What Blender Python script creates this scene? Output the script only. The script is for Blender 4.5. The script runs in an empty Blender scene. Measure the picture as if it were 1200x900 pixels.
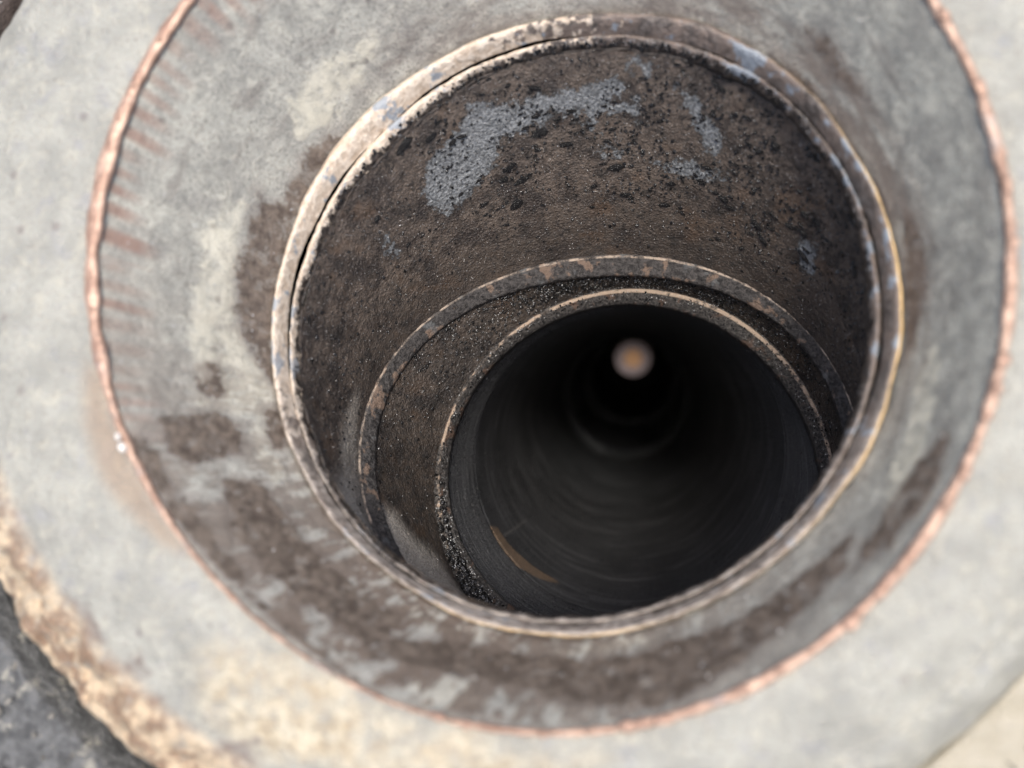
import bpy, bmesh, math, random
import numpy as np
from mathutils import Vector, Matrix
C = bpy.context.scene.collection
rnd = random.Random(7)
sc = bpy.context.scene

# ------------------------------------------------------------------ camera
cam_d = bpy.data.cameras.new('camera')
cam = bpy.data.objects.new('camera', cam_d); C.objects.link(cam)
cam.matrix_world = Matrix(((0.98889276, 0.0, 0.14863077, 0.01366398),
                           (0.02185107, 0.98913415, -0.14538283, -0.03913426),
                           (-0.14701577, 0.14701577, 0.9781476, 0.16114551),
                           (0, 0, 0, 1)))
cam_d.sensor_width = 36; cam_d.lens = 27.72
cam_d.clip_start = 0.004; cam_d.clip_end = 500
cam_d.dof.use_dof = True
cam_d.dof.focus_distance = 0.203
cam_d.dof.aperture_fstop = 7.4
sc.camera = cam

# ------------------------------------------------------------------ sky + sun
SUN_RAY = (0.06, 0.20, 1.0)      # how sunlight travels: right, down, forward as the photographer stands
Rc = cam.matrix_world.to_3x3()
ray = (Rc @ Vector((SUN_RAY[0], -SUN_RAY[1], -SUN_RAY[2]))).normalized()
to_sun = -ray
elev = math.asin(to_sun.z); azim = math.atan2(to_sun.x, to_sun.y)
world = bpy.data.worlds.new('World'); sc.world = world; world.use_nodes = True
wn = world.node_tree; wn.nodes.clear()
sky = wn.nodes.new('ShaderNodeTexSky'); sky.sky_type = 'NISHITA'; sky.sun_disc = False
sky.dust_density = 4.5; sky.air_density = 1.0
sky.sun_elevation = elev; sky.sun_rotation = azim
bg = wn.nodes.new('ShaderNodeBackground'); bg.inputs['Strength'].default_value = 0.15
wo = wn.nodes.new('ShaderNodeOutputWorld')
wn.links.new(sky.outputs[0], bg.inputs[0]); wn.links.new(bg.outputs[0], wo.inputs[0])
sun_d = bpy.data.lights.new('sun', 'SUN'); sun_d.energy = 1.5; sun_d.angle = math.radians(10)
sun_d.color = (1.0, 0.97, 0.91)
sun = bpy.data.objects.new('sun', sun_d); C.objects.link(sun)
sun.rotation_euler = ray.to_track_quat('-Z', 'Y').to_euler(); sun.location = to_sun * 3
sc.view_settings.view_transform = 'Standard'; sc.view_settings.look = 'None'
sc.view_settings.exposure = 0.92; sc.view_settings.gamma = 1.0
sc.view_settings.use_curve_mapping = False
sc.render.engine = 'CYCLES'
sc.cycles.use_denoising = True
sc.cycles.max_bounces = 6; sc.cycles.diffuse_bounces = 4; sc.cycles.glossy_bounces = 3

# ------------------------------------------------------------------ rings: centre, two in-plane axes, normal, out-of-round radius series
RINGS = {
    'R0o': ([-0.01238, 0.01234, 0.02137], [1.0, 0.0, 0.0], [-0.0, 1.0, 0.0], [0.0, -0.0, 1.0], [0.115698, -0.0, 0.0]),
    'R0b': ([-0.00936, 0.01208, 0.03183], [1.0, 0.0, 0.0], [-0.0, 1.0, 0.0], [0.0, -0.0, 1.0], [0.103279, -0.0, 0.0]),
    'R1': ([-0.00563, 0.00489, 0.03436], [1.0, 0.0, 0.0], [-0.0, 1.0, 0.0], [0.0, -0.0, 1.0], [0.079033, -6.2e-05, 0.001352, -0.001294, -0.001042, -0.000612, 4.6e-05, 0.000211, -5.6e-05]),
    'R2': ([0.00034, -0.0006, 0.01142], [0.99876, 0.00244, 0.04981], [0.0, 0.99881, -0.04884], [-0.04987, 0.04878, 0.99756], [0.061444, 0.000285, 0.000215, -0.000755, 0.000352, -8.5e-05, 0.000126, 6e-05, -0.00017, 0.000184, -0.000235]),
    'R2i': ([0.00085, -0.0018, 0.00715], [0.99876, 0.00244, 0.04981], [0.0, 0.99881, -0.04884], [-0.04987, 0.04878, 0.99756], [0.057911, 5.6e-05, -1.9e-05, -0.000717, 0.00132, -0.000373, -8.2e-05, -4.5e-05, -3.2e-05, -0.000142, -1.7e-05]),
    'R3': ([0.00847, -0.02683, -0.02514], [0.99872, -0.01658, -0.04782], [0.0, 0.94482, -0.32759], [0.05062, 0.32717, 0.94361], [0.056267, -0.000125, 0.001669, 0.001835, -0.000215, -0.001019, 0.000495]),
    'R3i': ([0.00843, -0.028, -0.02773], [0.99872, -0.01658, -0.04782], [0.0, 0.94482, -0.32759], [0.05062, 0.32717, 0.94361], [0.053839, -0.000526, 0.001263, 0.001535, 0.000496, -0.000736, 0.001565]),
    'R4': ([0.01425, -0.03294, -0.04959], [0.99805, -0.00513, -0.06218], [0.0, 0.99662, -0.08215], [0.06239, 0.08199, 0.99468], [0.051579, -0.000219, 0.000251, -0.000214, 0.000395, -0.000121, -0.000254]),
    'R4i': ([0.01343, -0.03159, -0.05422], [0.99805, -0.00513, -0.06218], [0.0, 0.99662, -0.08215], [0.06239, 0.08199, 0.99468], [0.048155, 0.000661, 0.000433, 0.001273, -0.000606, -0.000364, -0.000593]),
    'R4s': ([0.01371, -0.02618, -0.07794], [0.99498, 0.00157, -0.1001], [0.0, 0.99988, 0.01573], [0.10011, -0.01565, 0.99485], [0.046158, -0.000351, 0.000569, 0.000206, 0.001048, -0.000321, 0.000482]),
    'S2': ([0.0106, 0.04154, -0.4399], [1.0, -0.0005, 0.00276], [0.0, 0.98389, 0.17876], [-0.00281, -0.17876, 0.98389], [0.047829, -0.0, -0.0]),
    'S2i': ([0.0107, 0.04312, -0.4417], [1.0, -0.0005, 0.00276], [0.0, 0.98389, 0.17876], [-0.00281, -0.17876, 0.98389], [0.043447, -0.0, -0.0]),
    'S3': ([0.0134, 0.06863, -0.54872], [1.0, -0.0005, 0.00276], [0.0, 0.98389, 0.17876], [-0.00281, -0.17876, 0.98389], [0.041274, -0.0, -0.0]),
    'S3i': ([0.01425, 0.07201, -0.55037], [1.0, -0.0005, 0.00276], [0.0, 0.98389, 0.17876], [-0.00281, -0.17876, 0.98389], [0.036019, -0.0, -0.0]),
    'E': ([0.01673, 0.14166, -0.83483], [1.0, -0.0005, 0.00276], [0.0, 0.98389, 0.17876], [-0.00281, -0.17876, 0.98389], [0.04303, -0.0, -0.0]),
    'L': ([0.01691, 0.14152, -0.83383], [1.0, -0.0005, 0.00276], [0.0, 0.98389, 0.17876], [-0.00281, -0.17876, 0.98389], [0.024717, -0.0, -0.0]),
}
TAU = 2*math.pi
def ring(name, th, scale=1.0, lift=0.0):
    """points of a ring at the angles th, pushed out by scale and along its normal by lift (metres)"""
    c, ex, ey, n, co = [np.array(a) for a in RINGS[name]]
    r = np.full_like(th, co[0])
    for i in range((len(co)-1)//2):
        r = r + co[1+2*i]*np.cos((i+1)*th) + co[2+2*i]*np.sin((i+1)*th)
    r = r*scale
    l = np.asarray(lift)*np.ones_like(th)
    return c + np.outer(r*np.cos(th), ex) + np.outer(r*np.sin(th), ey) + np.outer(l, n)

def hash3(i, j, k, seed):
    h = (i*374761393 + j*668265263 + k*2147483647 + seed*974711) & 0xffffffff
    h = ((h ^ (h >> 13))*1274126177) & 0xffffffff
    return ((h ^ (h >> 16)) & 0xffff)/65535.0
def vnoise(P, scale, seed=0, octaves=3):
    """lattice noise at points P (...,3), about 0..1"""
    tot = 0; amp = 1; nrm = 0
    for o in range(octaves):
        Q = P*scale*(2**o) + 37.3*(seed+1)
        I = np.floor(Q).astype(np.int64); F = Q-I; F = F*F*(3-2*F)
        v = 0
        for a in (0,1):
            for b in (0,1):
                for c in (0,1):
                    w = (F[...,0] if a else 1-F[...,0])*(F[...,1] if b else 1-F[...,1])*(F[...,2] if c else 1-F[...,2])
                    v = v + w*hash3(I[...,0]+a, I[...,1]+b, I[...,2]+c, seed+o)
        tot = tot + amp*v; nrm += amp; amp *= 0.5
    return tot/nrm

def bump_at(th, deg, width):
    """smooth 0..1 bump round the ring centred on deg"""
    d = np.abs((np.degrees(th)-deg+180) % 360 - 180)/width
    return np.where(d < 1, 0.5+0.5*np.cos(np.pi*np.minimum(d, 1)), 0.0)

NT = 1440
TH = np.linspace(0, TAU, NT, endpoint=False)
def mix(a, b, t): return a*(1-t)+b*t

def grid_cone():
    # funnel wall from the seam ring down to the lip
    rows = []; n = 64
    a = ring('R1', TH, .999, -.0003); b = ring('R2', TH, 1.004, -.0018)
    for s in np.linspace(0, 1, n):
        p = mix(a, b, s)
        p[:,2] += .0016*np.sin(np.pi*s**.7)*(1-s)  # rolled over near the seam
        rows.append(p)
    return np.array(rows)
def grid_rim():
    rows = []
    a = ring('R1', TH, 1.006, -.0004); b = ring('R0b', TH); c = ring('R0o', TH)
    for s in np.linspace(0, 1, 40):
        p = mix(a, b, s); p[:,2] += .0010*np.sin(np.pi*s); rows.append(p)
    for s in np.linspace(0, 1, 20)[1:]:
        p = mix(b, c, s); p[:,2] += .0105*np.sin(np.pi*min(1, s*.95+.02))**.8*(.22+.12*bump_at(TH, 318, 75))
        rows.append(p)
    for k, z in enumerate((-.002, -.006, -.012, -.018)):
        p = c.copy(); p[:,:2] = c[:,:2]*(1-.004*k)+.0; p[:,2] = c[:,2]+z; rows.append(p)
    return np.array(rows)
def under_w():
    return np.clip(bump_at(TH, 30, 70)+1.2*bump_at(TH, -40, 75), 0, 1)
def under_scale():
    # how far the wall under the lip stands back from it: deepened on the right to make the shadow crescent
    return 1 - .004 + .036*bump_at(TH, 10, 70) + .05*bump_at(TH, -42, 70)
def inner_edge():
    i = ring('R2i', TH); c = np.array(RINGS['R2i'][0])
    return i + (i-c)*((vnoise(i, 130, 41, 4)-.5)*.035*(1-.6*under_w()))[:,None]
def grid_lip():
    rows = []
    a = ring('R2', TH, 1.012); b = ring('R2', TH, .995); 
    a0 = ring('R2', TH); wob = .52+.34*(vnoise(a0, 55, 21, 3)-.5); m = a0*(1-wob[:,None])+ring('R2i', TH)*wob[:,None]
    a = ring('R2', TH, 1.012)+(a-a)+(a0-np.array(RINGS['R2'][0]))*((vnoise(a0, 70, 23, 4)-.5)*.03)[:,None]
    nn = np.array(RINGS['R2'][3])
    for s in np.linspace(0, 1, 22):
        p = mix(a, m, s)
        h = .0036*np.sin(np.pi*min(1, .12+.8*s))**.7 - .0018
        rows.append(p + nn*h)
    return np.array(rows)
def grid_inner_lip():
    rows = []
    o = mix(ring('R2', TH), ring('R2i', TH), .50); i = inner_edge(); uw = under_w()
    nn = np.array(RINGS['R2'][3])
    for s in np.linspace(0, 1, 18):
        p = mix(o, i, s)
        h = .0030*np.sin(np.pi*min(1, .03+.89*s))**.65 - .0026
        rows.append(p + nn*h)
    us = under_scale()
    for k, l in ((.2, -.0022), (.6, -.0030), (1.15, -.0034)):
        sc_ = 1+(us-1)*k
        c = np.array(RINGS['R2i'][0])
        rows.append(c + (i-c)*sc_[:,None] + np.outer(l*(.28+.72*uw), nn))
    return np.array(rows)
def grid_liner():
    us = under_scale()
    nn = np.array(RINGS['R2i'][3]); c = np.array(RINGS['R2i'][0])
    a = c + (ring('R2i', TH)-c)*us[:,None] - np.outer(.0008+.0022*under_w(), nn)
    b = ring('R3', TH, 1.012, -.0006)
    rows = []
    for s in np.linspace(0, 1, 110):
        p = mix(a, b, s)
        rows.append(p)
    return np.array(rows)
def grid_step():
    rows = []
    a = ring('R3', TH, 1.02); m = ring('R3i', TH, 1.0); nn = np.array(RINGS['R3'][3])
    for s in np.linspace(0, 1, 18):
        p = mix(a, m, s)
        h = .0012*np.sin(np.pi*min(1, .10+.8*s))**.5 - .0009
        rows.append(p+nn*h)
    rows.append(ring('R3i', TH, 1.001, -.0012)); rows.append(ring('R3i', TH, 1.02, -.0018))
    return np.array(rows)
def grid_spacer():
    a = ring('R3i', TH, 1.012, -.0012); b = ring('R4', TH, 1.015, -.001)
    return np.array([mix(a, b, s) for s in np.linspace(0, 1, 64)])
def grid_tube_lip():
    rows = []
    a = ring('R4', TH, 1.018, -.0006); m = ring('R4i', TH); nn = np.array(RINGS['R4'][3])
    for s in np.linspace(0, 1, 18):
        p = mix(a, m, s)
        h = .0024*np.sin(np.pi*min(1, .08+.7*s))**.6 - .0008
        rows.append(p+nn*h)
    rows.append(ring('R4i', TH, 1.002, -.002)); rows.append(ring('R4i', TH, 1.03, -.0028))
    return np.array(rows)
def grid_tube():
    rows = []
    a = ring('R4i', TH, 1.018, -.0022); b = ring('R4s', TH, 1.0); e = ring('S2', TH)
    for s in np.linspace(0, 1, 36): rows.append(mix(a, b, s))
    d = (e-b); d = d/np.linalg.norm(d, axis=1)[:,None]
    cb = np.array(RINGS['R4s'][0])
    rows.append(b + (b-cb)*.022 + d*.0007); rows.append(b + (b-cb)*.022 + d*.0016); rows.append(b + (b-cb)*.004 + d*.0022)
    b2 = b + (b-cb)*.004 + d*.0024
    for s in np.linspace(0, 1, 70)[1:]: rows.append(mix(b2, e, s**1.4))
    rows.append(ring('S2i', TH)); rows.append(ring('S2i', TH, 1.0, -.002)); rows.append(ring('S2', TH, .97, -.004))
    f = ring('S3', TH)
    for s in np.linspace(.1, 1, 12): rows.append(mix(rows[-1], f, s))
    rows.append(ring('S3i', TH)); rows.append(ring('S3i', TH, 1.0, -.003)); rows.append(ring('S3', TH, .98, -.005))
    g = ring('E', TH)
    for s in np.linspace(.1, 1, 12): rows.append(mix(rows[-1], g, s))
    return np.array(rows)
GRIDS = dict(cone=grid_cone, rim=grid_rim, lip=grid_lip, inner_lip=grid_inner_lip, liner=grid_liner, step=grid_step,
             spacer=grid_spacer, tube_lip=grid_tube_lip, tube=grid_tube)
MASKS = {
  'cone': {
    'brown': [[(139.0, 0.968), (144.0, 0.905), (147.5, 0.857), (152.8, 0.873), (159.2, 0.857), (161.2, 0.794), (160.0, 0.73), (170.5, 0.746), (177.0, 0.73), (185.2, 0.762), (189.0, 0.841), (196.0, 0.984), (186.2, 0.968), (172.0, 0.968), (159.2, 0.968), (147.0, 0.984)],
      [(204.0, 0.238), (202.0, 0.619), (204.2, 0.651), (207.5, 0.683), (210.0, 0.619), (209.5, 0.476), (211.2, 0.302), (209.0, 0.222)],
      [(200.5, 0.873), (199.8, 0.968), (207.2, 0.984), (208.2, 0.857), (205.5, 0.825)],
      [(214.0, 0.444), (214.0, 0.667), (222.8, 0.683), (230.2, 0.667), (239.0, 0.683), (247.0, 0.698), (249.2, 0.349), (240.5, 0.349), (232.2, 0.302), (224.2, 0.317)],
      [(194.2, 0.524), (192.8, 0.635), (196.5, 0.667), (199.8, 0.603), (199.0, 0.508)],
      [(248.2, 0.397), (254.8, 0.683), (267.5, 0.746), (278.0, 0.714), (290.8, 0.714), (304.0, 0.635), (312.5, 0.635), (319.0, 0.571), (313.8, 0.397), (301.5, 0.317), (295.2, 0.222), (286.0, 0.095), (279.8, 0.222), (267.8, 0.444), (259.0, 0.381), (249.5, 0.254)],
      [(11.8, 0.81), (8.5, 0.714), (359.0, 0.714), (350.5, 0.81), (347.5, 0.889), (358.5, 0.937)],
      [(45.0, 0.683), (41.8, 0.635), (36.0, 0.667), (30.8, 0.683), (33.2, 0.762), (39.5, 0.762)],
      [(49.5, 0.952), (44.0, 0.905), (37.0, 0.937), (30.2, 1.0), (34.2, 1.0), (42.5, 1.0)],
      [(328.8, 0.46), (336.0, 0.302), (329.5, 0.175), (319.5, 0.222), (314.8, 0.317), (318.0, 0.413)],
      [(207.8, 0.0), (205.8, 0.127), (213.2, 0.159), (220.5, 0.19), (233.0, 0.159), (243.0, 0.111), (251.8, 0.032), (239.5, 0.079), (227.2, 0.063), (218.5, 0.032)]],
    'cream': [[(168.8, 0.556), (162.0, 0.667), (177.0, 0.73), (188.0, 0.762), (192.2, 0.857), (197.0, 0.952), (200.5, 0.857), (202.0, 0.635), (200.8, 0.476), (190.0, 0.508), (179.5, 0.54)],
      [(201.0, 0.778), (200.0, 0.905), (209.8, 0.825), (214.2, 0.857), (215.0, 0.714), (209.0, 0.714)],
      [(143.5, 0.651), (130.8, 0.651), (124.0, 0.698), (129.0, 0.794), (140.2, 0.857), (147.8, 0.778)],
      [(328.2, 0.619), (344.5, 0.73), (349.0, 0.587), (333.8, 0.429), (322.5, 0.381)],
      [(255.5, 0.27), (263.5, 0.381), (266.8, 0.175), (260.5, 0.048)],
      [(267.5, 0.762), (277.8, 0.746), (285.5, 0.778), (284.0, 0.889), (275.8, 0.889)],
      [(245.5, 0.857), (258.0, 0.873), (263.8, 0.857), (256.8, 0.746), (246.5, 0.73)]],
  },
  'rim': {
    'rust': [[(195.2, 0.065), (197.8, 0.0), (207.8, 0.0), (216.2, 0.0), (225.0, 0.0), (222.2, 0.081), (216.5, 0.129), (211.5, 0.161), (204.5, 0.145)]],
    'brown': [[(231.5, 0.597), (232.2, 0.5), (234.2, 0.532), (234.5, 0.613), (233.2, 0.645)],
      [(236.5, 0.581), (237.5, 0.516), (236.0, 1.0), (239.2, 0.613), (235.2, 0.984)],
      [(243.5, 0.581), (246.2, 0.5), (248.2, 0.581), (246.2, 0.645)],
      [(221.8, 0.613), (224.2, 0.532), (229.2, 0.581), (227.5, 0.629), (224.8, 0.629)],
      [(237.0, 0.694), (240.0, 0.677), (240.5, 0.968), (239.8, 0.742)]],
    'cream': [[(235.2, 0.274), (242.5, 0.048), (253.0, 0.048), (267.5, 0.081), (280.2, 0.145), (276.0, 0.226), (259.5, 0.355), (247.5, 0.516), (240.0, 0.5)],
      [(214.5, 0.774), (220.2, 0.71), (225.2, 0.968), (235.2, 0.726), (241.2, 0.806), (239.5, 0.935), (230.5, 0.871), (222.8, 0.935)]],
  },
  'liner': {
    'grey': [[(130.8, 0.266), (127.0, 0.165), (121.8, 0.165), (117.2, 0.11), (114.8, 0.073), (108.8, 0.119), (101.0, 0.147), (94.2, 0.156), (87.5, 0.128), (82.0, 0.11), (80.5, 0.156), (82.0, 0.202), (77.8, 0.211), (78.2, 0.266), (84.8, 0.266), (87.2, 0.321), (89.2, 0.321), (90.5, 0.257), (96.2, 0.239), (100.5, 0.266), (104.8, 0.275), (109.2, 0.294), (111.8, 0.358), (115.8, 0.413), (121.5, 0.45), (123.5, 0.523), (127.8, 0.486), (132.2, 0.385)],
      [(67.5, 0.11), (64.5, 0.128), (60.8, 0.202), (58.0, 0.257), (59.2, 0.349), (62.8, 0.376), (64.8, 0.266)],
      [(75.8, 0.477), (69.5, 0.45), (62.5, 0.45), (58.0, 0.468), (64.8, 0.514), (71.8, 0.523)],
      [(88.2, 0.422), (82.2, 0.431), (83.0, 0.468), (87.8, 0.468)],
      [(39.0, 0.541), (32.8, 0.486), (33.2, 0.624), (37.8, 0.661)],
      [(145.0, 0.312), (142.5, 0.477), (144.2, 0.532), (146.2, 0.431)],
      [(79.2, 0.037), (74.0, 0.055), (73.5, 0.092), (78.8, 0.083)]],
    'dust': [[(220.0, 0.0), (186.8, 0.963), (202.2, 1.0), (233.0, 0.587), (214.0, 1.0), (220.0, 0.303)],
      [(173.8, 0.853), (189.0, 1.0), (198.8, 0.624)]],
  },
  'spacer': {
    'dust': [[(196.8, 0.0), (197.0, 0.206), (201.8, 0.365), (206.2, 0.714), (214.8, 0.841), (221.2, 1.0), (224.0, 0.0), (212.8, 0.0), (205.0, 0.0)]],
  },
  'tube': {
    'stain': [[(206.5, 0.277), (209.5, 0.307), (215.8, 0.307), (223.2, 0.314), (233.2, 0.321), (244.0, 0.328), (236.8, 0.307), (227.5, 0.285), (220.0, 0.255), (213.0, 0.248)]],
    'scratch': [[(212.5, 0.307), (218.0, 0.401), (219.2, 0.401), (214.2, 0.314)]],
  },
}

# ------------------------------------------------------------------ object helpers
def link(o, parent=None):
    C.objects.link(o)
    if parent: o.parent = parent
    return o
def thing(name, label, cat, loc):
    o = bpy.data.objects.new(name, None); o.empty_display_size = .01
    o.location = loc; o['label'] = label; o['category'] = cat
    return link(o)
def sd_polys(X, Y, polys, kx, ky):
    """signed distance in mm (positive inside) from points to polygons given in degrees round the ring / row fraction"""
    best = np.full(X.shape, -9.0)
    for poly in polys:
        q = np.array(poly, float)
        for i in range(1, len(q)):            # unwrap across 0 / 360
            while q[i,0]-q[i-1,0] > 180: q[i,0] -= 360
            while q[i,0]-q[i-1,0] < -180: q[i,0] += 360
        for sh in (-360, 0, 360):
            px = (q[:,0]+sh)*kx; py = q[:,1]*ky
            if px.max() < X.min()-9 or px.min() > X.max()+9: continue
            sel = (X > px.min()-9) & (X < px.max()+9)
            if not sel.any(): continue
            x = X[sel]; y = Y[sel]
            d = np.full(x.shape, 1e9); ins = np.zeros(x.shape, bool)
            for i in range(len(q)):
                ax, ay = px[i-1], py[i-1]; bx, by = px[i], py[i]
                ex, ey = bx-ax, by-ay; L = ex*ex+ey*ey+1e-12
                t = np.clip(((x-ax)*ex+(y-ay)*ey)/L, 0, 1)
                d = np.minimum(d, np.hypot(x-ax-t*ex, y-ay-t*ey))
                cr = ((ay > y) != (by > y)) & (x < ex*(y-ay)/(ey if abs(ey) > 1e-9 else 1e-9)+ax)
                ins ^= cr
            s = np.where(ins, d, -d)
            best[sel] = np.maximum(best[sel], s)
    return np.clip(best, -9, 9)

def surface(name, G, mat, parent, rough=0.0, rscale=900, masks=None, extra=None, out=1, thick=0.0, shade=True):
    """a closed-round sheet from grid rows; optional backing wall gives it real thickness"""
    G = G.copy(); n, m, _ = G.shape
    du = np.roll(G, -1, 1)-np.roll(G, 1, 1); dv = np.gradient(G, axis=0)
    nr = np.cross(du, dv); nr /= np.linalg.norm(nr, axis=2)[...,None]+1e-12
    if rough:
        G += nr*((vnoise(G, rscale, 3, 3)-.5)*2*rough)[...,None]
    org = np.array(parent.location)
    verts = (G-org).reshape(-1, 3)
    idx = np.arange(n*m).reshape(n, m)
    a = idx[:-1]; b = np.roll(a, -1, 1); c = np.roll(idx[1:], -1, 1); d = idx[1:]
    faces = np.stack([a, b, c, d], -1).reshape(-1, 4)
    nv = n*m
    U = np.tile(np.arange(m)/m, (n, 1)); V = np.tile(np.linspace(0, 1, n)[:,None], (1, m))
    attrs = {'round': U.ravel(), 'row': V.ravel()}
    rad = np.linalg.norm(np.diff(np.vstack([G[n//2], G[n//2][:1]]), axis=0), axis=1).sum()*1000
    ln = np.linalg.norm(np.diff(G, axis=0), axis=2).sum(0).mean()*1000
    if masks:
        for k, polys in masks.items():
            attrs[k] = sd_polys(U*rad, V*ln, polys, rad/360, ln).ravel()
    if extra:
        for k, f in extra.items(): attrs[k] = np.asarray(f(U, V, G)).ravel()
    if thick:
        st = 12
        B = (G-nr*thick*out)[::max(1, (n-1)//8), ::st]
        bn, bm = B.shape[:2]
        bi = nv+np.arange(bn*bm).reshape(bn, bm)
        verts = np.vstack([verts, (B-org).reshape(-1, 3)])
        a = bi[:-1]; b = np.roll(a, -1, 1); c = np.roll(bi[1:], -1, 1); d = bi[1:]
        bf = np.stack([d, c, b, a], -1).reshape(-1, 4)
        faces = np.vstack([faces, bf])
        for k in attrs: attrs[k] = np.concatenate([attrs[k], np.zeros(bn*bm)])
    me = bpy.data.meshes.new(name)
    me.from_pydata(verts.tolist(), [], faces.tolist()); me.update()
    me.polygons.foreach_set('use_smooth', np.ones(len(me.polygons), bool))
    for k, v in attrs.items():
        at = me.attributes.new(k, 'FLOAT', 'POINT'); at.data.foreach_set('value', np.ascontiguousarray(v, dtype=np.float32))
    me.materials.append(mat)
    o = bpy.data.objects.new(name, me)
    return link(o, parent)

def sector(th_deg, w):
    return lambda U, V, G: bump_at(U*TAU, th_deg, w)

# ------------------------------------------------------------------ node helpers
class Mat:
    def __init__(s, name):
        s.m = bpy.data.materials.new(name); s.m.use_nodes = True
        s.t = s.m.node_tree; s.t.nodes.clear()
        s.out = s.n('ShaderNodeOutputMaterial'); s.b = s.n('ShaderNodeBsdfPrincipled')
        s.t.links.new(s.b.outputs[0], s.out.inputs[0])
        s.tc = s.n('ShaderNodeTexCoord').outputs['Object']
    def n(s, ty): return s.t.nodes.new(ty)
    def put(s, sock, v):
        if hasattr(v, 'is_linked') or isinstance(v, bpy.types.NodeSocket): s.t.links.new(v, sock)
        elif isinstance(v, tuple) and len(v) == 3 and sock.type == 'RGBA': sock.default_value = (*v, 1)
        else: sock.default_value = v
    def noise(s, scale, detail=4, rough=.55, vec=None, dist=0.0):
        x = s.n('ShaderNodeTexNoise'); s.put(x.inputs['Vector'], vec or s.tc)
        x.inputs['Scale'].default_value = scale; x.inputs['Detail'].default_value = detail
        x.inputs['Roughness'].default_value = rough; x.inputs['Distortion'].default_value = dist
        return x.outputs[0]
    def vor(s, scale, out='Distance', vec=None, rnd_=1.0):
        x = s.n('ShaderNodeTexVoronoi'); s.put(x.inputs['Vector'], vec or s.tc); x.inputs['Scale'].default_value = scale
        x.inputs['Randomness'].default_value = rnd_
        return x.outputs[out]
    def attr(s, name):
        x = s.n('ShaderNodeAttribute'); x.attribute_name = name; return x.outputs['Fac']
    def math(s, op, a, b=0.0, clamp=False):
        x = s.n('ShaderNodeMath'); x.operation = op; x.use_clamp = clamp
        s.put(x.inputs[0], a); s.put(x.inputs[1], b); return x.outputs[0]
    def ramp(s, v, lo, hi, a=0.0, b=1.0):
        x = s.n('ShaderNodeMapRange'); x.clamp = True; x.interpolation_type = 'SMOOTHSTEP'
        s.put(x.inputs['Value'], v)
        for k, w in zip(('From Min','From Max','To Min','To Max'), (lo, hi, a, b)): x.inputs[k].default_value = w
        return x.outputs[0]
    def mix(s, f, a, b):
        x = s.n('ShaderNodeMix'); x.data_type = 'RGBA'; x.clamp_factor = True
        s.put(x.inputs[0], f); s.put(x.inputs[6], a); s.put(x.inputs[7], b); return x.outputs[2]
    def mask(s, attr, noise, amp=3.0, lo=-.4, hi=.4):
        """sharp-edged stain from a distance field in mm with a torn outline"""
        w = s.math('MULTIPLY', s.math('SUBTRACT', noise, .5), amp*2)
        return s.ramp(s.math('ADD', s.attr(attr), w), lo, hi)
    def uvw(s, fu, fv):
        """coordinates stretched round or along the pipe"""
        x = s.n('ShaderNodeCombineXYZ')
        ang = s.math('MULTIPLY', s.attr('round'), TAU)
        s.put(x.inputs[0], s.math('MULTIPLY', s.math('COSINE', ang), fu)); s.put(x.inputs[1], s.math('MULTIPLY', s.math('SINE', ang), fu))
        s.put(x.inputs[2], s.math('MULTIPLY', s.attr('row'), fv)); return x.outputs[0]
    def bump(s, h, dist, strength=1.0, prev=None):
        x = s.n('ShaderNodeBump'); s.put(x.inputs['Height'], h); x.inputs['Distance'].default_value = dist
        x.inputs['Strength'].default_value = strength
        if prev: s.t.links.new(prev, x.inputs['Normal'])
        return x.outputs[0]
    def done(s, col, rough=.6, metal=0.0, normal=None, spec=.5):
        s.put(s.b.inputs['Base Color'], col); s.put(s.b.inputs['Roughness'], rough); s.put(s.b.inputs['Metallic'], metal)
        s.put(s.b.inputs['Specular IOR Level'], spec)
        if normal is not None: s.put(s.b.inputs['Normal'], normal)
        return s.m

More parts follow.
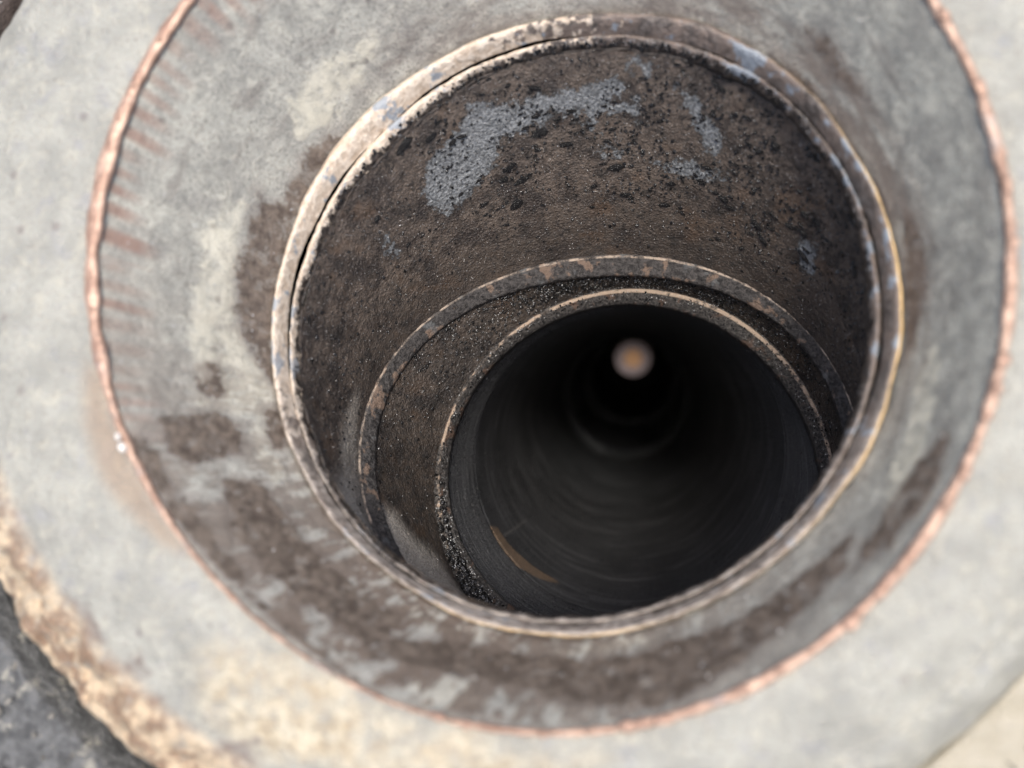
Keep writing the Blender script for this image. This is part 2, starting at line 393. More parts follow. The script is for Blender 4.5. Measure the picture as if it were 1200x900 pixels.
# ------------------------------------------------------------------ materials
def mat_cone():
    M = Mat('weathered_grey_steel')
    n1 = M.noise(95, 6, .65, None, .4); n2 = M.noise(420, 6, .7); n3 = M.noise(1900, 4, .7); n4 = M.noise(210, 6, .7, None, .8)
    st = M.noise(1, 6, .7, M.uvw(11, 2.6))           # marks running down the slope
    rg = M.noise(1, 5, .65, M.uvw(5, 11))            # marks running round
    col = M.mix(M.ramp(n1, .30, .70), (.265, .258, .225), (.40, .39, .335))
    col = M.mix(M.ramp(n4, .46, .70, 0, .6), col, (.56, .535, .445))
    col = M.mix(M.ramp(st, .48, .70, 0, .6), col, (.21, .20, .18))
    col = M.mix(M.ramp(rg, .54, .68, 0, .6), col, (.17, .15, .13))
    col = M.mix(M.ramp(n3, .50, .62, 0, .65), col, (.125, .115, .10))
    cr = M.mask('cream', n4, 4.5, -1.0, 1.0)
    col = M.mix(M.math('MULTIPLY', cr, M.ramp(n2, .36, .56, .25, .95)), col, M.mix(n1, (.44, .41, .315), (.60, .57, .47)))
    teeth = M.math('MULTIPLY', M.attr('teeth'), M.ramp(n4, .30, .55, .35, 1))
    col = M.mix(M.math('MULTIPLY', teeth, .95), col, (.23, .135, .10))
    # worn flecks of the pale coat survive inside the brown
    fleck = M.ramp(M.noise(330, 6, .72), .52, .60)
    halo = M.mask('brown', n4, 5.5, -2.6, 1.0)
    col = M.mix(M.math('MULTIPLY', halo, .5), col, (.15, .125, .11))
    dk = M.mask('brown', M.noise(260, 7, .72), 4.6, -.6, .8)
    brown = M.mix(M.ramp(n2, .36, .66), (.078, .058, .044), (.18, .142, .11))
    dk = M.math('MULTIPLY', dk, M.math('SUBTRACT', 1.0, M.math('MULTIPLY', fleck, .55)))
    low = M.math('MULTIPLY', M.attr('low'), M.ramp(M.math('ADD', M.math('MULTIPLY', M.noise(1, 5, .68, M.uvw(17, 2.4)), .7), M.math('MULTIPLY', n4, .3)), .49, .57, 1, .05))
    col = M.mix(M.math('MULTIPLY', M.attr('low'), .45), col, (.44, .42, .375))
    col = M.mix(M.math('MULTIPLY', low, .92), col, M.mix(n2, (.095, .068, .05), (.20, .15, .115)))
    col = M.mix(dk, col, brown)
    near = M.math('MULTIPLY', M.attr('rust_side'), M.ramp(rg, .36, .58))
    col = M.mix(M.math('MULTIPLY', near, .7), col, (.16, .125, .10))
    sm = M.ramp(M.vor(150), .06, .16, 1, 0)
    col = M.mix(M.math('MULTIPLY', sm, .45), col, (.10, .08, .07))
    h = M.math('ADD', M.math('MULTIPLY', n2, .6), M.math('MULTIPLY', n3, .35))
    nb = M.bump(h, .0010, .85); nb = M.bump(dk, .00012, .6, nb)
    return M.done(col, M.ramp(n2, .3, .7, .38, .66), .25, nb, .5)
def mat_rim():
    M = Mat('pale_oxidised_steel')
    n1 = M.noise(90, 4, .6); n2 = M.noise(330, 5, .65); n3 = M.noise(1500, 3)
    col = M.mix(M.ramp(n1, .35, .65), (.29, .284, .245), (.38, .37, .315))
    col = M.mix(M.ramp(n2, .5, .7, 0, .7), col, (.44, .415, .335))
    col = M.mix(M.ramp(M.noise(200, 4, .6), .54, .7, 0, .55), col, (.27, .27, .27))
    col = M.mix(M.math('MULTIPLY', M.mask('cream', n1, 9, -6, 5), M.ramp(M.noise(150, 6, .7), .32, .58, .15, .85)), col, M.mix(M.ramp(n2, .35, .65), (.40, .31, .19), (.60, .52, .37)))
    col = M.mix(M.ramp(M.vor(95), .05, .13, .6, 0), col, (.16, .13, .12))
    dk = M.mask('brown', M.noise(260, 5, .65), 3.5, -.9, 1.2)
    col = M.mix(M.math('MULTIPLY', dk, M.ramp(n2, .35, .6, .35, .85)), col, (.17, .13, .11))
    ru = M.mask('rust', n1, 3, -3.0, 3.5)
    col = M.mix(M.math('MULTIPLY', ru, .75), col, M.mix(n2, (.22, .15, .10), (.38, .29, .20)))
    edge = M.math('MULTIPLY', M.ramp(M.attr('row'), .56, .68), M.attr('lower'))
    col = M.mix(M.math('MULTIPLY', edge, M.ramp(n2, .3, .5, .3, 1)), col, M.mix(M.ramp(M.noise(190, 4, .6), .42, .58), (.26, .165, .10), (.60, .46, .30)))
    col = M.mix(M.ramp(n3, .52, .66, 0, .5), col, (.24, .22, .185))
    col = M.mix(M.ramp(M.noise(900, 5, .75), .58, .66, 0, .5), col, (.17, .145, .12))
    nb = M.bump(M.math('ADD', n2, M.math('MULTIPLY', n3, .6)), .0012, .9)
    return M.done(col, M.ramp(n2, .3, .7, .4, .65), .15, nb)
def mat_seam():
    M = Mat('copper_pink_seam')
    n = M.noise(260, 4); col = M.mix(M.ramp(n, .35, .65), (.30, .185, .13), (.50, .34, .25))
    col = M.mix(M.ramp(M.noise(120, 3), .55, .7, 0, .7), col, (.33, .28, .25))
    return M.done(col, .42, .35, M.bump(M.noise(900, 4), .0006, .7))
def mat_lip(name, dark, inner=False):
    M = Mat(name)
    n = M.noise(1, 5, .6, M.uvw(9, 1.3)); n2 = M.noise(700, 5, .65); n5 = M.noise(1, 4, .6, M.uvw(30, 3))
    tan = M.mix(M.ramp(n2, .35, .65), (.52, .41, .30), (.70, .60, .48))
    darkc = M.mix(M.ramp(n, .4, .58), M.mix(M.ramp(n2, .4, .62), (.075, .062, .053), (.17, .145, .125)), (.20, .155, .125))
    blue = M.mix(n2, (.20, .225, .25), (.36, .40, .43))
    # bare tan metal; lit upper left and dim right are put into its amount
    amt = M.math('ADD', M.math('MULTIPLY', M.attr('bright'), .36), M.math('ADD', M.math('MULTIPLY', n5, .65), M.math('MULTIPLY', M.noise(300, 5, .7), .35)))
    col = M.mix(M.ramp(amt, .60, .66), darkc, tan)
    col = M.mix(M.ramp(n, .57, .61, 0, .9), col, blue)
    col = M.mix(M.math('MULTIPLY', M.attr('silver'), M.ramp(n5, .38, .60, .15, .9)), col, M.mix(n2, (.36, .31, .26), (.56, .49, .42)))
    col = M.mix(M.ramp(M.noise(520, 4, .7), .62, .70, 0, .9) if inner else M.ramp(M.noise(420, 4, .7), .68, .74, 0, .8), col, (.025, .022, .02))
    if not inner:
        e = M.ramp(M.math('ABSOLUTE', M.math('SUBTRACT', M.attr('row'), .20)), .03, .13, 1, 0)
        gold_glint = M.math('MULTIPLY', e, M.attr('gold_glint'))
        col = M.mix(M.math('MULTIPLY', gold_glint, M.ramp(n, .38, .5, .5, 1)), col, (.95, .66, .30))  # specular glint along the crest, painted as a warm line
    else:
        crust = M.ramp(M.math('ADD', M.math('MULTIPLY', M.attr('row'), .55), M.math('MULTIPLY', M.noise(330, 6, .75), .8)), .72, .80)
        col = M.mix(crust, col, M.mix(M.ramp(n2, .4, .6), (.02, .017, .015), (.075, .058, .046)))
        col = M.mix(M.math('MULTIPLY', M.ramp(M.attr('row'), .80, .86), M.attr('under')), col, (.02, .018, .016))  # shade under the overhanging lip painted black
    nb = M.bump(M.math('ADD', n2, M.math('MULTIPLY', n, .5)), .0009, .8)
    return M.done(col, M.ramp(n2, .3, .7, .28, .55), .25, nb)
def mat_soot(name, tint=1.0, top=None):
    M = Mat(name)
    n1 = M.noise(120, 5, .65); n2 = M.noise(650, 6, .7); n3 = M.noise(2600, 3, .7)
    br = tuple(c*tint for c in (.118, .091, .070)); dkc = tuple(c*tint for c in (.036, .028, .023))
    col = M.mix(M.ramp(n1, .34, .60), dkc, br)
    col = M.mix(M.ramp(n2, .50, .66, 0, .85), col, tuple(c*tint for c in (.018, .015, .013)))
    n6 = M.noise(1700, 5, .8)
    col = M.mix(M.ramp(n6, .52, .60, 0, .75), col, tuple(c*tint for c in (.020, .016, .014)))
    col = M.mix(M.ramp(n3, .58, .68, 0, .8), col, tuple(c*tint for c in (.24, .205, .17)))
    col = M.mix(M.ramp(M.noise(310, 6, .75), .56, .64, 0, .8), col, tuple(c*tint for c in (.022, .018, .015)))
    col = M.mix(M.ramp(M.noise(90, 3), .56, .70, 0, .5), col, tuple(c*tint for c in (.12, .075, .045)))
    sp = M.n('ShaderNodeTexVoronoi'); M.put(sp.inputs['Vector'], M.tc); sp.inputs['Scale'].default_value = 1500
    grain = M.ramp(sp.outputs['Distance'], .15, .6, 1, 0)
    rough = M.ramp(n2, .3, .7, .28, .75)
    if top in ('liner',):
        g = M.mask('grey', M.math('ADD', M.math('MULTIPLY', M.noise(170, 8, .75), .6), M.math('MULTIPLY', M.noise(600, 6, .8), .4)), 11, -.1, .35)
        gcol = M.mix(M.ramp(M.noise(1500, 5, .75), .40, .62), (.08, .085, .086), (.27, .28, .28))
        col = M.mix(M.math('MULTIPLY', g, .93), col, gcol)
        bl = M.ramp(M.noise(1, 5, .7, M.uvw(16, 5)), .60, .72)
        col = M.mix(M.math('MULTIPLY', bl, M.ramp(n2, .4, .6)), col, (.014, .012, .011))
    else: g = None
    if top in ('liner', 'spacer'):
        d = M.math('MULTIPLY', M.ramp(M.math('ADD', M.attr('dust'), M.math('MULTIPLY', n1, 4)), -2.5, 4.5), M.ramp(M.noise(2200, 4, .7), .3, .7, .55, 1))
        col = M.mix(d, col, M.mix(M.ramp(n3, .35, .65), (.24, .22, .19), (.62, .56, .47)))
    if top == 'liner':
        lowdark = M.ramp(M.math('ADD', M.attr('row'), M.math('MULTIPLY', M.math('SUBTRACT', n1, .5), 1.3)), .62, 1.0)  # darker towards the bottom rows, edge broken by noise
        col = M.mix(M.math('MULTIPLY', lowdark, M.ramp(n6, .3, .55, .9, .35)), col, (.020, .017, .015))
    h = M.math('ADD', M.math('MULTIPLY', grain, .35), M.math('MULTIPLY', n3, .65))
    nb = M.bump(h, .00045, .9)
    nb = M.bump(M.ramp(M.noise(310, 6, .75), .54, .66), .0003, .7, nb)
    if g is not None: nb = M.bump(g, .00035, .9, nb)
    return M.done(col, rough, .0, nb, .5)
def mat_step():
    M = Mat('sooty_worn_ring')
    n = M.noise(1, 5, .6, M.uvw(13, 1.5)); n2 = M.noise(900, 5, .7)
    col = M.mix(M.ramp(n2, .38, .62), (.018, .016, .015), (.07, .064, .06))
    col = M.mix(M.ramp(n, .55, .63, 0, .8), col, M.mix(n2, (.12, .08, .055), (.27, .19, .14)))
    col = M.mix(M.math('MULTIPLY', M.ramp(M.noise(1, 3, .6, M.uvw(8, 1)), .58, .66), .7), col, (.12, .125, .125))
    e = M.ramp(M.math('ABSOLUTE', M.math('SUBTRACT', M.attr('row'), .17)), .02, .09, 1, 0)
    col = M.mix(M.math('MULTIPLY', e, M.ramp(M.noise(260, 5, .7), .42, .60, .05, .9)), col, (.46, .37, .29))
    return M.done(col, M.ramp(n2, .3, .7, .32, .6), .3, M.bump(n2, .0009, .9))
def mat_tube_lip():
    M = Mat('gritty_lip_with_bare_edge')
    n = M.noise(1, 5, .6, M.uvw(13, 1.5)); n2 = M.noise(1400, 5, .75)
    col = M.mix(M.ramp(n2, .40, .62), (.02, .018, .017), (.12, .11, .10))
    col = M.mix(M.ramp(n, .56, .66, 0, .6), col, (.17, .10, .065))
    e = M.ramp(M.math('ABSOLUTE', M.math('SUBTRACT', M.attr('row'), .24)), .07, .15, 1, 0)
    col = M.mix(M.math('MULTIPLY', e, M.ramp(M.math('ADD', n, M.math('MULTIPLY', M.attr('upper'), .16)), .50, .60, .05, .95)), col, M.mix(n2, (.46, .34, .24), (.66, .52, .40)))  # bare tan edge; its sunlit upper part is put into the colour
    return M.done(col, M.ramp(n2, .3, .7, .3, .6), .25, M.bump(n2, .0010, .9))
def mat_tube():
    M = Mat('charcoal_soot')
    n1 = M.noise(70, 5, .6); n2 = M.noise(1100, 5, .7); rg = M.noise(1, 5, .65, M.uvw(1.6, 130))
    col = M.mix(M.ramp(n1, .35, .65), (.034, .035, .0365), (.050, .051, .053))
    col = M.mix(M.ramp(rg, .5, .62, 0, .8), col, (.115, .116, .118))
    col = M.mix(M.ramp(n2, .56, .7, 0, .55), col, (.24, .235, .225))
    seam = M.ramp(M.math('ABSOLUTE', M.math('SUBTRACT', M.attr('row'), .262)), .004, .012, 1, 0)
    col = M.mix(M.math('MULTIPLY', seam, .6), col, (.012, .012, .012))
    col = M.mix(M.math('MULTIPLY', M.mask('stain', M.noise(700, 6, .75), 1.6, -.7, .9), M.ramp(n2, .3, .6, .4, .9)), col, M.mix(n2, (.17, .11, .065), (.34, .235, .15)))
    col = M.mix(M.math('MULTIPLY', M.mask('scratch', n2, .3, -.15, .2), .6), col, (.15, .145, .14))
    return M.done(col, .50, 0, M.bump(M.math('ADD', n2, M.math('MULTIPLY', rg, .8)), .0012, 1.0), .6)
def mat_ground():
    M = Mat('gritty_dark_concrete')
    n1 = M.noise(25, 5, .6); n2 = M.noise(300, 6, .65); n3 = M.noise(1300, 3)
    col = M.mix(M.ramp(n2, .35, .65), (.07, .07, .068), (.16, .16, .155))
    col = M.mix(M.ramp(M.noise(180, 4, .7), .56, .66, 0, .75), col, (.36, .34, .28))
    x = M.n('ShaderNodeSeparateXYZ'); M.put(x.inputs[0], M.tc)
    se = M.ramp(M.math('ADD', M.math('SUBTRACT', x.outputs[0], x.outputs[1]), M.math('MULTIPLY', n1, .06)), .10, .19)     # pale sand lies on the right of the pipe
    se = M.math('MULTIPLY', se, M.ramp(x.outputs[0], .0, .05))
    col = M.mix(se, col, M.mix(n2, (.38, .34, .25), (.55, .50, .40)))
    nw = M.math('MULTIPLY', M.ramp(x.outputs[1], .02, .07), M.ramp(x.outputs[0], .0, -.05))
    col = M.mix(nw, col, M.mix(n2, (.045, .035, .03), (.10, .075, .062)))
    return M.done(col, .85, 0, M.bump(M.math('ADD', n2, M.math('MULTIPLY', n3, .4)), .003, .8), .3)
def mat_flat(name, col, rough, metal=0, spec=.5, ns=900, var=.35, bump=.0004):
    M = Mat(name); n = M.noise(ns, 4, .65)
    c = M.mix(M.ramp(n, .35, .65), tuple(v*(1-var) for v in col), tuple(v*(1+var) for v in col))
    return M.done(c, rough, metal, M.bump(n, bump, .7), spec)

m_grain = mat_flat('glossy_soot', (.007, .0065, .006), .13, 0, .6, 1500)
m_glint = mat_flat('mineral_glint', (.62, .62, .60), .2, .3, .6, 2000)  # grains coloured pale so that they carry the sparkle glints

# ------------------------------------------------------------------ ground with the hole the collar stands in
def build_ground():
    nt = 192; th = np.linspace(0, TAU, nt, endpoint=False)
    hole = ring('R0o', th)[:, :2]; c = hole.mean(0)
    rows = []
    for k in (1.064, 1.068, 1.08, 1.11, 1.16, 1.25, 1.4, 1.7, 2.2, 3, 5, 10, 30, 100, 400):
        p = c+(hole-c)*(1+(k-1)*(1-.75*bump_at(th, 315, 55)*(1 if k < 1.3 else 0)))[:,None]
        z = np.full(nt, 0.0186)
        if k < 3: z = z+(vnoise(np.c_[p, np.zeros(nt)], 90, 5, 3)-.5)*.004
        if k < 1.065: z = z-.016
        rows.append(np.c_[p, z])
    G = np.array(rows); n = len(rows)
    idx = np.arange(n*nt).reshape(n, nt); a = idx[:-1]; b = np.roll(a, -1, 1); cc = np.roll(idx[1:], -1, 1); d = idx[1:]
    me = bpy.data.meshes.new('ground')
    me.from_pydata(G.reshape(-1, 3).tolist(), [], np.stack([a, d, cc, b], -1).reshape(-1, 4).tolist())
    me.polygons.foreach_set('use_smooth', np.ones(len(me.polygons), bool))
    me.materials.append(mat_ground())
    o = link(bpy.data.objects.new('ground', me)); o['kind'] = 'structure'
    # loose grit on it
    bm = bmesh.new()
    for i in range(2200):
        t = rnd.uniform(0, TAU); k = int(t/TAU*nt) % nt
        f = 1.075+rnd.random()**1.6*.7
        p = c+(hole[k]-c)*f
        lump(bm, (p[0], p[1], 0.0189), (0, 0, 1), rnd.uniform(.0003, .0010), flat=.6)
    mg = bpy.data.meshes.new('gravel'); bm.to_mesh(mg); bm.free()
    mg.materials.append(mat_flat('grit_stone', (.15, .14, .12), .8, 0, .3, 160, .7))
    g = link(bpy.data.objects.new('gravel', mg)); g['kind'] = 'stuff'; g['label'] = 'loose pale and grey grit scattered on the ground around the rim'; g['category'] = 'gravel'

ICO = None
def lump(bm, pos, nrm, size, flat=.8, seed=None):
    """one irregular low-poly crumb added to a bmesh"""
    global ICO
    if ICO is None:
        b = bmesh.new(); bmesh.ops.create_icosphere(b, subdivisions=1, radius=1)
        b.verts.ensure_lookup_table()
        ICO = ([v.co.copy() for v in b.verts], [[v.index for v in f.verts] for f in b.faces]); b.free()
    q = Vector(nrm).to_track_quat('Z', 'Y').to_matrix() @ Matrix.Rotation(rnd.uniform(0, TAU), 3, 'Z')
    s = Vector((size*rnd.uniform(.7, 1.3), size*rnd.uniform(.6, 1.1), size*flat*rnd.uniform(.7, 1.1)))
    vs = []
    for v in ICO[0]:
        w = Vector((v.x*s.x, v.y*s.y, v.z*s.z))*rnd.uniform(.7, 1.2)
        vs.append(bm.verts.new(Vector(pos)+q @ w))
    for f in ICO[1]: bm.faces.new([vs[i] for i in f])
def shard(bm, pos, nrm, size):
    """a tiny tilted crystal facet: a flattened octahedron, cheap"""
    n = (Vector(nrm)+Vector((rnd.uniform(-.7,.7), rnd.uniform(-.7,.7), rnd.uniform(-.7,.7)))).normalized()
    q = n.to_track_quat('Z', 'Y').to_matrix(); p = Vector(pos)
    r = [bm.verts.new(p+q @ Vector((size*math.cos(a)*rnd.uniform(.6, 1), size*math.sin(a)*rnd.uniform(.6, 1), 0))) for a in (0, 1.6, 3.1, 4.7)]
    t = bm.verts.new(p+q @ Vector((0, 0, size*.5))); u = bm.verts.new(p-q @ Vector((0, 0, size*.5)))
    for i in range(4):
        bm.faces.new((r[i], r[(i+1) % 4], t)); bm.faces.new((r[(i+1) % 4], r[i], u))
def stuff(name, bm, mat, parent):
    bm.transform(Matrix.Translation(-parent.location))
    me = bpy.data.meshes.new(name); bm.to_mesh(me); bm.free(); me.materials.append(mat)
    o = link(bpy.data.objects.new(name, me), parent); o['kind'] = 'stuff'; return o
def spot(G, u, v, inward):
    """point and inward normal on a grid at round fraction u and row fraction v"""
    n, m, _ = G.shape; i = min(n-2, int(v*(n-1))); j = int(u*m) % m
    p = G[i, j]; nr = np.cross(G[i, (j+1) % m]-G[i, j-1], G[i+1, j]-G[i, j]); nr /= np.linalg.norm(nr)
    c = G[i].mean(0)
    if np.dot(nr, c-p) < 0: nr = -nr
    return Vector(p), Vector(nr)

build_ground()

# ------------------------------------------------------------------ collar: the wide flared mouth
def at(name): return tuple(RINGS[name][0])
collar = thing('collar', 'wide pale grey flared steel collar with a pink copper seam around the mouth', 'pipe collar', (at('R0b')[0], at('R0b')[1], 0))
GR = grid_rim()
cr = np.linspace(0, 1, GR.shape[0])[:,None]; cr = np.clip((cr-.60)/.12, 0, 1)*np.clip((1.0-cr)/.1, 0, 1)
GR[...,2] += cr*(vnoise(GR, 150, 31, 4)-.45)*.010*(.2+.75*bump_at(TH, 222, 60))[None,:]
surface('rim', GR, mat_rim(), collar, .0004, 260, MASKS['rim'], {'lower': lambda U, V, G: np.maximum(bump_at(U*TAU, 232, 65), .0)})
def teeth(U, V, G):
    ang = U*360; a = np.radians(ang)
    ph = 120*a+1.6*np.sin(9*a)+1.1*np.sin(23*a+1)
    k = np.floor(ph/TAU)
    per = np.abs(np.sin(k*12.9898)*43758.5453) % 1.0; per2 = np.abs(np.sin(k*78.233)*12543.123) % 1.0
    w = np.clip(.55+.75*np.sin(ph), 0, 1)*(.45+.55*per)
    reg = np.clip((bump_at(U*TAU, 163, 72))*1.9, 0, 1)
    ln = np.clip((V-.0)/.04, 0, 1)*np.clip((.20+.16*per2-V)/.13, 0, 1)
    return w*reg*ln
surface('funnel_wall', grid_cone(), mat_cone(), collar, .00022, 420, MASKS['cone'],
        {'teeth': teeth, 'low': lambda U, V, G: bump_at(U*TAU, 250, 82)**.8*np.clip((V-.0)/.10, 0.35, 1),
         'rust_side': lambda U, V, G: np.clip((V-.55)/.2, 0, 1)*(bump_at(U*TAU, 20, 75)+.7*bump_at(U*TAU, 90, 70))})
GC = grid_cone(); bm = bmesh.new()
for i in range(280):
    p, n = spot(GC, rnd.random(), rnd.uniform(.05, .97), True); shard(bm, p+n*.0001, n, rnd.uniform(.0001, .0003))
stuff('sparkle_fleck', bm, m_glint, collar)  # pale shards added as white sparkle highlights on the funnel
m_seam = mat_seam()
def seam_grid():
    rows = []; c = ring('R1', TH, 1.0, 0); cc = np.array(RINGS['R1'][0]); d = (c-cc)/np.linalg.norm(c-cc, axis=1)[:,None]; nn = np.array(RINGS['R1'][3])
    w = (.0009-.0006*bump_at(TH, 245, 60)+.0006*bump_at(TH, 172, 50))*(1+.35*(vnoise(c, 160, 4, 2)-.5)*2)
    for a in np.linspace(0, TAU, 11):
        rows.append(c+d*(np.cos(a)*w)[:,None]+nn*(np.sin(a)*.0008-.0002))
    return np.array(rows)
surface('copper_seam', seam_grid(), m_seam, collar, .00025, 700)
bead_me = []
for k in range(5):
    bm = bmesh.new(); bmesh.ops.create_icosphere(bm, subdivisions=2, radius=1)
    for v in bm.verts: v.co = Vector((v.co.x*.0017, v.co.y*.0009, v.co.z*.0007))*(1+.16*math.sin(5*v.co.x+k*2)+.12*math.cos(4*v.co.y+k))
    me = bpy.data.meshes.new('weld_bead'); bm.to_mesh(me); bm.free(); me.materials.append(m_seam)
    me.polygons.foreach_set('use_smooth', np.ones(len(me.polygons), bool)); bead_me.append(me)
ang = 0.0
while ang < 360:
    step = rnd.uniform(2.8, 5.4)
    if not (208 < ang < 262):
        t = np.array([math.radians(ang), math.radians(ang)+.01]); p = ring('R1', t, 1+rnd.uniform(-.003, .003), .0004)
        o = bpy.data.objects.new('weld_bead', bead_me[rnd.randrange(5)]); link(o, collar)
        d = p[1]-p[0]; o.location = Vector(p[0])-collar.location
        big = 1.0 if (ang < 95 or ang > 262) else .62
        s = rnd.uniform(.35, 1.15)*big
        o.rotation_euler = (rnd.uniform(-.2, .2), rnd.uniform(-.2, .2), math.atan2(d[1], d[0])+rnd.uniform(-.15, .15)); o.scale = (s*rnd.uniform(.9, 1.2), s, s)
    ang += step

bm = bmesh.new()
for dg, s in ((206.6, .0010), (208.2, .0012)):
    t = np.array([math.radians(dg)]); p = ring('R1', t, 1.006, .0010)[0]; lump(bm, p, (0, 0, 1), s, .7)
sp = stuff('weld_spatter', bm, mat_flat('bright_weld_metal', (.75, .70, .62), .35, .3, .5, 900, .1), collar); del sp['kind']
for f in sp.data.polygons: f.use_smooth = True

# ------------------------------------------------------------------ liner pipe: lip, inner lip and the sooty brown wall
liner = thing('liner_pipe', 'brown sooty liner pipe with a bright worn double lip inside the collar', 'pipe', at('R2'))
bright = lambda U, V, G: 1.0*bump_at(U*TAU, 140, 75)+.45*bump_at(U*TAU, 185, 60)-.35*bump_at(U*TAU, 20, 70)-.25*bump_at(U*TAU, 300, 70)
lipx = {'bright': bright, 'silver': lambda U, V, G: np.minimum(1, 1.4*bump_at(U*TAU, 235, 62)+.9*bump_at(U*TAU, 300, 60)),
        'under': lambda U, V, G: np.tile(under_w(), (U.shape[0], 1)), 'gold_glint': lambda U, V, G: np.maximum(bump_at(U*TAU, 0, 62), .7*bump_at(U*TAU, 265, 35))}
surface('lip', grid_lip(), mat_lip('worn_lip_metal', 0), liner, .00013, 420, None, lipx)
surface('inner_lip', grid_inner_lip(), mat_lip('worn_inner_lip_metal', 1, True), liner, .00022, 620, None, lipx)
GL = grid_liner()
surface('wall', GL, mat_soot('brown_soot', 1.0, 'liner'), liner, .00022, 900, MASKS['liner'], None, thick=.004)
crumb_me = []
for k in range(6):
    bm = bmesh.new(); lump(bm, (0, 0, 0), (0, 0, 1), 1.0, .6); me = bpy.data.meshes.new('soot_crumb'); bm.to_mesh(me); bm.free()
    me.materials.append(m_grain); crumb_me.append(me)
def crumb_uv():
    for _ in range(200):
        u = rnd.gauss(.21, .10); v = rnd.betavariate(1.4, 2.0)*.85
        p, n = spot(GL, u, v, True)
        if vnoise(np.array([p]), 130, 11, 2)[0] > .40: return u, v, p, n
    return u, v, p, n
for i in range(280):
    u, v, p, n = crumb_uv()
    o = bpy.data.objects.new('soot_crumb', crumb_me[i % 6]); link(o, liner)
    o.location = p+n*.0001-liner.location; o.rotation_euler = n.to_track_quat('Z', 'Y').to_euler()
    s = .00035+.00045*rnd.expovariate(1.6); s = min(s, .0015); o.scale = (s*rnd.uniform(.8, 2.2), s*rnd.uniform(.6, 1.1), s*.6)
bm = bmesh.new()
for i in range(1900):
    u, v, p, n = crumb_uv() if i < 1200 else (0, 0, *spot(GL, rnd.random(), rnd.random()*.95, True))
    lump(bm, p, n, rnd.uniform(.0002, .00052), .9)
stuff('soot_grit', bm, m_grain, liner)
bm = bmesh.new()
for i in range(3200):
    p, n = spot(GL, rnd.gauss(.25, .2), rnd.random()*.95, True); shard(bm, p+n*.00008, n, rnd.uniform(.00006, .00016))
GI = grid_inner_lip()
for i in range(260):
    p, n = spot(GI, rnd.gauss(.25, .12), rnd.uniform(.3, .75), True); shard(bm, p+n*.0001, n, rnd.uniform(.0001, .0002))
stuff('mineral_grain', bm, m_glint, liner)
bm = bmesh.new()
for i in range(260):
    p, n = spot(GI, rnd.gauss(.24, .10), rnd.uniform(.55, .85), True); lump(bm, p, n, rnd.uniform(.0002, .0006), .7)
stuff('lip_crust', bm, m_grain, liner)

# ------------------------------------------------------------------ spacer ring between the liner and the innermost tube
spacer = thing('spacer_ring', 'black sooty spacer ring with a thin worn edge below the brown liner wall', 'pipe ring', at('R3'))
surface('worn_edge', grid_step(), mat_step(), spacer, .00022, 800)
GS = grid_spacer()
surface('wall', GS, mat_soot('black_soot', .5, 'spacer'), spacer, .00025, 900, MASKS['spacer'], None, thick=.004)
bm = bmesh.new(); b2 = bmesh.new()
for i in range(1500):
    p, n = spot(GS, rnd.gauss(.25, .10), rnd.betavariate(1.2, 1.6), True); lump(bm, p, n, rnd.uniform(.00018, .0006), .8)
for i in range(900):
    p, n = spot(GS, rnd.gauss(.26, .13), rnd.random(), True); shard(b2, p+n*.0002, n, rnd.uniform(.00008, .00022))
stuff('soot_grit', bm, m_grain, spacer); stuff('mineral_grain', b2, m_glint, spacer)

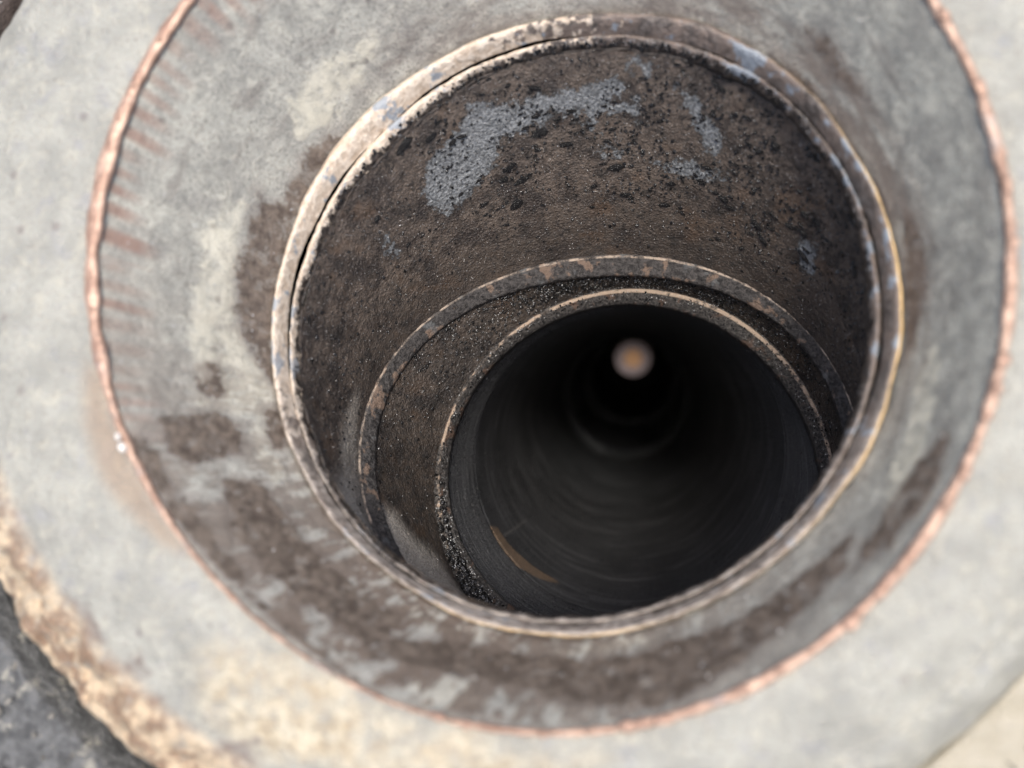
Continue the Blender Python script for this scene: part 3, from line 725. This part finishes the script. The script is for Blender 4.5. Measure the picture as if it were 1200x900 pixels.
# ------------------------------------------------------------------ innermost tube
tube = thing('inner_tube', 'innermost charcoal tube with tan edged lip and added reflecting disc at its far end', 'tube', at('R4'))
surface('lip', grid_tube_lip(), mat_tube_lip(), tube, .00025, 900, None, {'upper': lambda U, V, G: bump_at(U*TAU, 80, 110)})
surface('wall', grid_tube(), mat_tube(), tube, .00012, 900, MASKS['tube'], None, thick=.004)
GTL = grid_tube_lip(); bm = bmesh.new(); b2 = bmesh.new()
for i in range(700):
    p, n = spot(GTL, rnd.random(), rnd.uniform(.3, .8), True); lump(bm, p, n, rnd.uniform(.00012, .0004), .8)
for i in range(300):
    u = rnd.gauss(.60, .035); p, n = spot(GTL, u, rnd.uniform(.1, .6), True); lump(bm, p+n*.0002, n, rnd.uniform(.0003, .001), .8)
for i in range(700):
    u = rnd.gauss(.60, .04) if i < 250 else rnd.random(); p, n = spot(GTL, u, rnd.uniform(.1, .8), True); shard(b2, p+n*.0005, n, rnd.uniform(.0001, .00026))
GT = grid_tube()
for i in range(1600):
    p, n = spot(GT, rnd.random(), rnd.random()**1.3*.42, True); shard(b2, p+n*.0001, n, rnd.uniform(.00005, .00013))
for i in range(900):
    p, n = spot(GT, rnd.random(), rnd.random()*.40, True); lump(bm, p, n, rnd.uniform(.0001, .0003), .7)
stuff('soot_grit', bm, m_grain, tube); stuff('mineral_grain', b2, m_glint, tube)
# closed far end: black plate, reflecting disc and warm centre added for the light spot
def disc(name, rg, r0, r1, lift, h, mat, n=64):
    c, ex, ey, nn, co = [np.array(a) for a in RINGS[rg]]
    bm = bmesh.new(); prof = [(r1, 0), (r1, h*.7), (r1*.96, h), (r0, h)] if r0 else [(r1, 0), (r1, h*.7), (r1*.94, h)]
    rows = []
    for (r, l) in prof:
        rows.append([bm.verts.new(c+ex*r*math.cos(TAU*i/n)+ey*r*math.sin(TAU*i/n)+nn*(lift+l)-np.array(tube.location)) for i in range(n)])
    for a, b in zip(rows[:-1], rows[1:]):
        for i in range(n): bm.faces.new((a[i], a[(i+1) % n], b[(i+1) % n], b[i]))
    if not r0: bm.faces.new(rows[-1])
    me = bpy.data.meshes.new(name); bm.to_mesh(me); bm.free(); me.materials.append(mat)
    return link(bpy.data.objects.new(name, me), tube)
disc('end_plate', 'E', 0, .0440, -.003, .003, mat_flat('black_plate', (.012, .012, .012), .8))
disc('end_disc', 'E', 0, .0232, .0005, .003, mat_flat('steel_reflector', (.085, .074, .075), .16, 1.0, .5, 200, .06, .0))
disc('disc_centre', 'E', 0, .0115, .004, .002, mat_flat('warm_glint_centre', (.25, .155, .085), .2, 1.0, .5, 200, .1, .0))
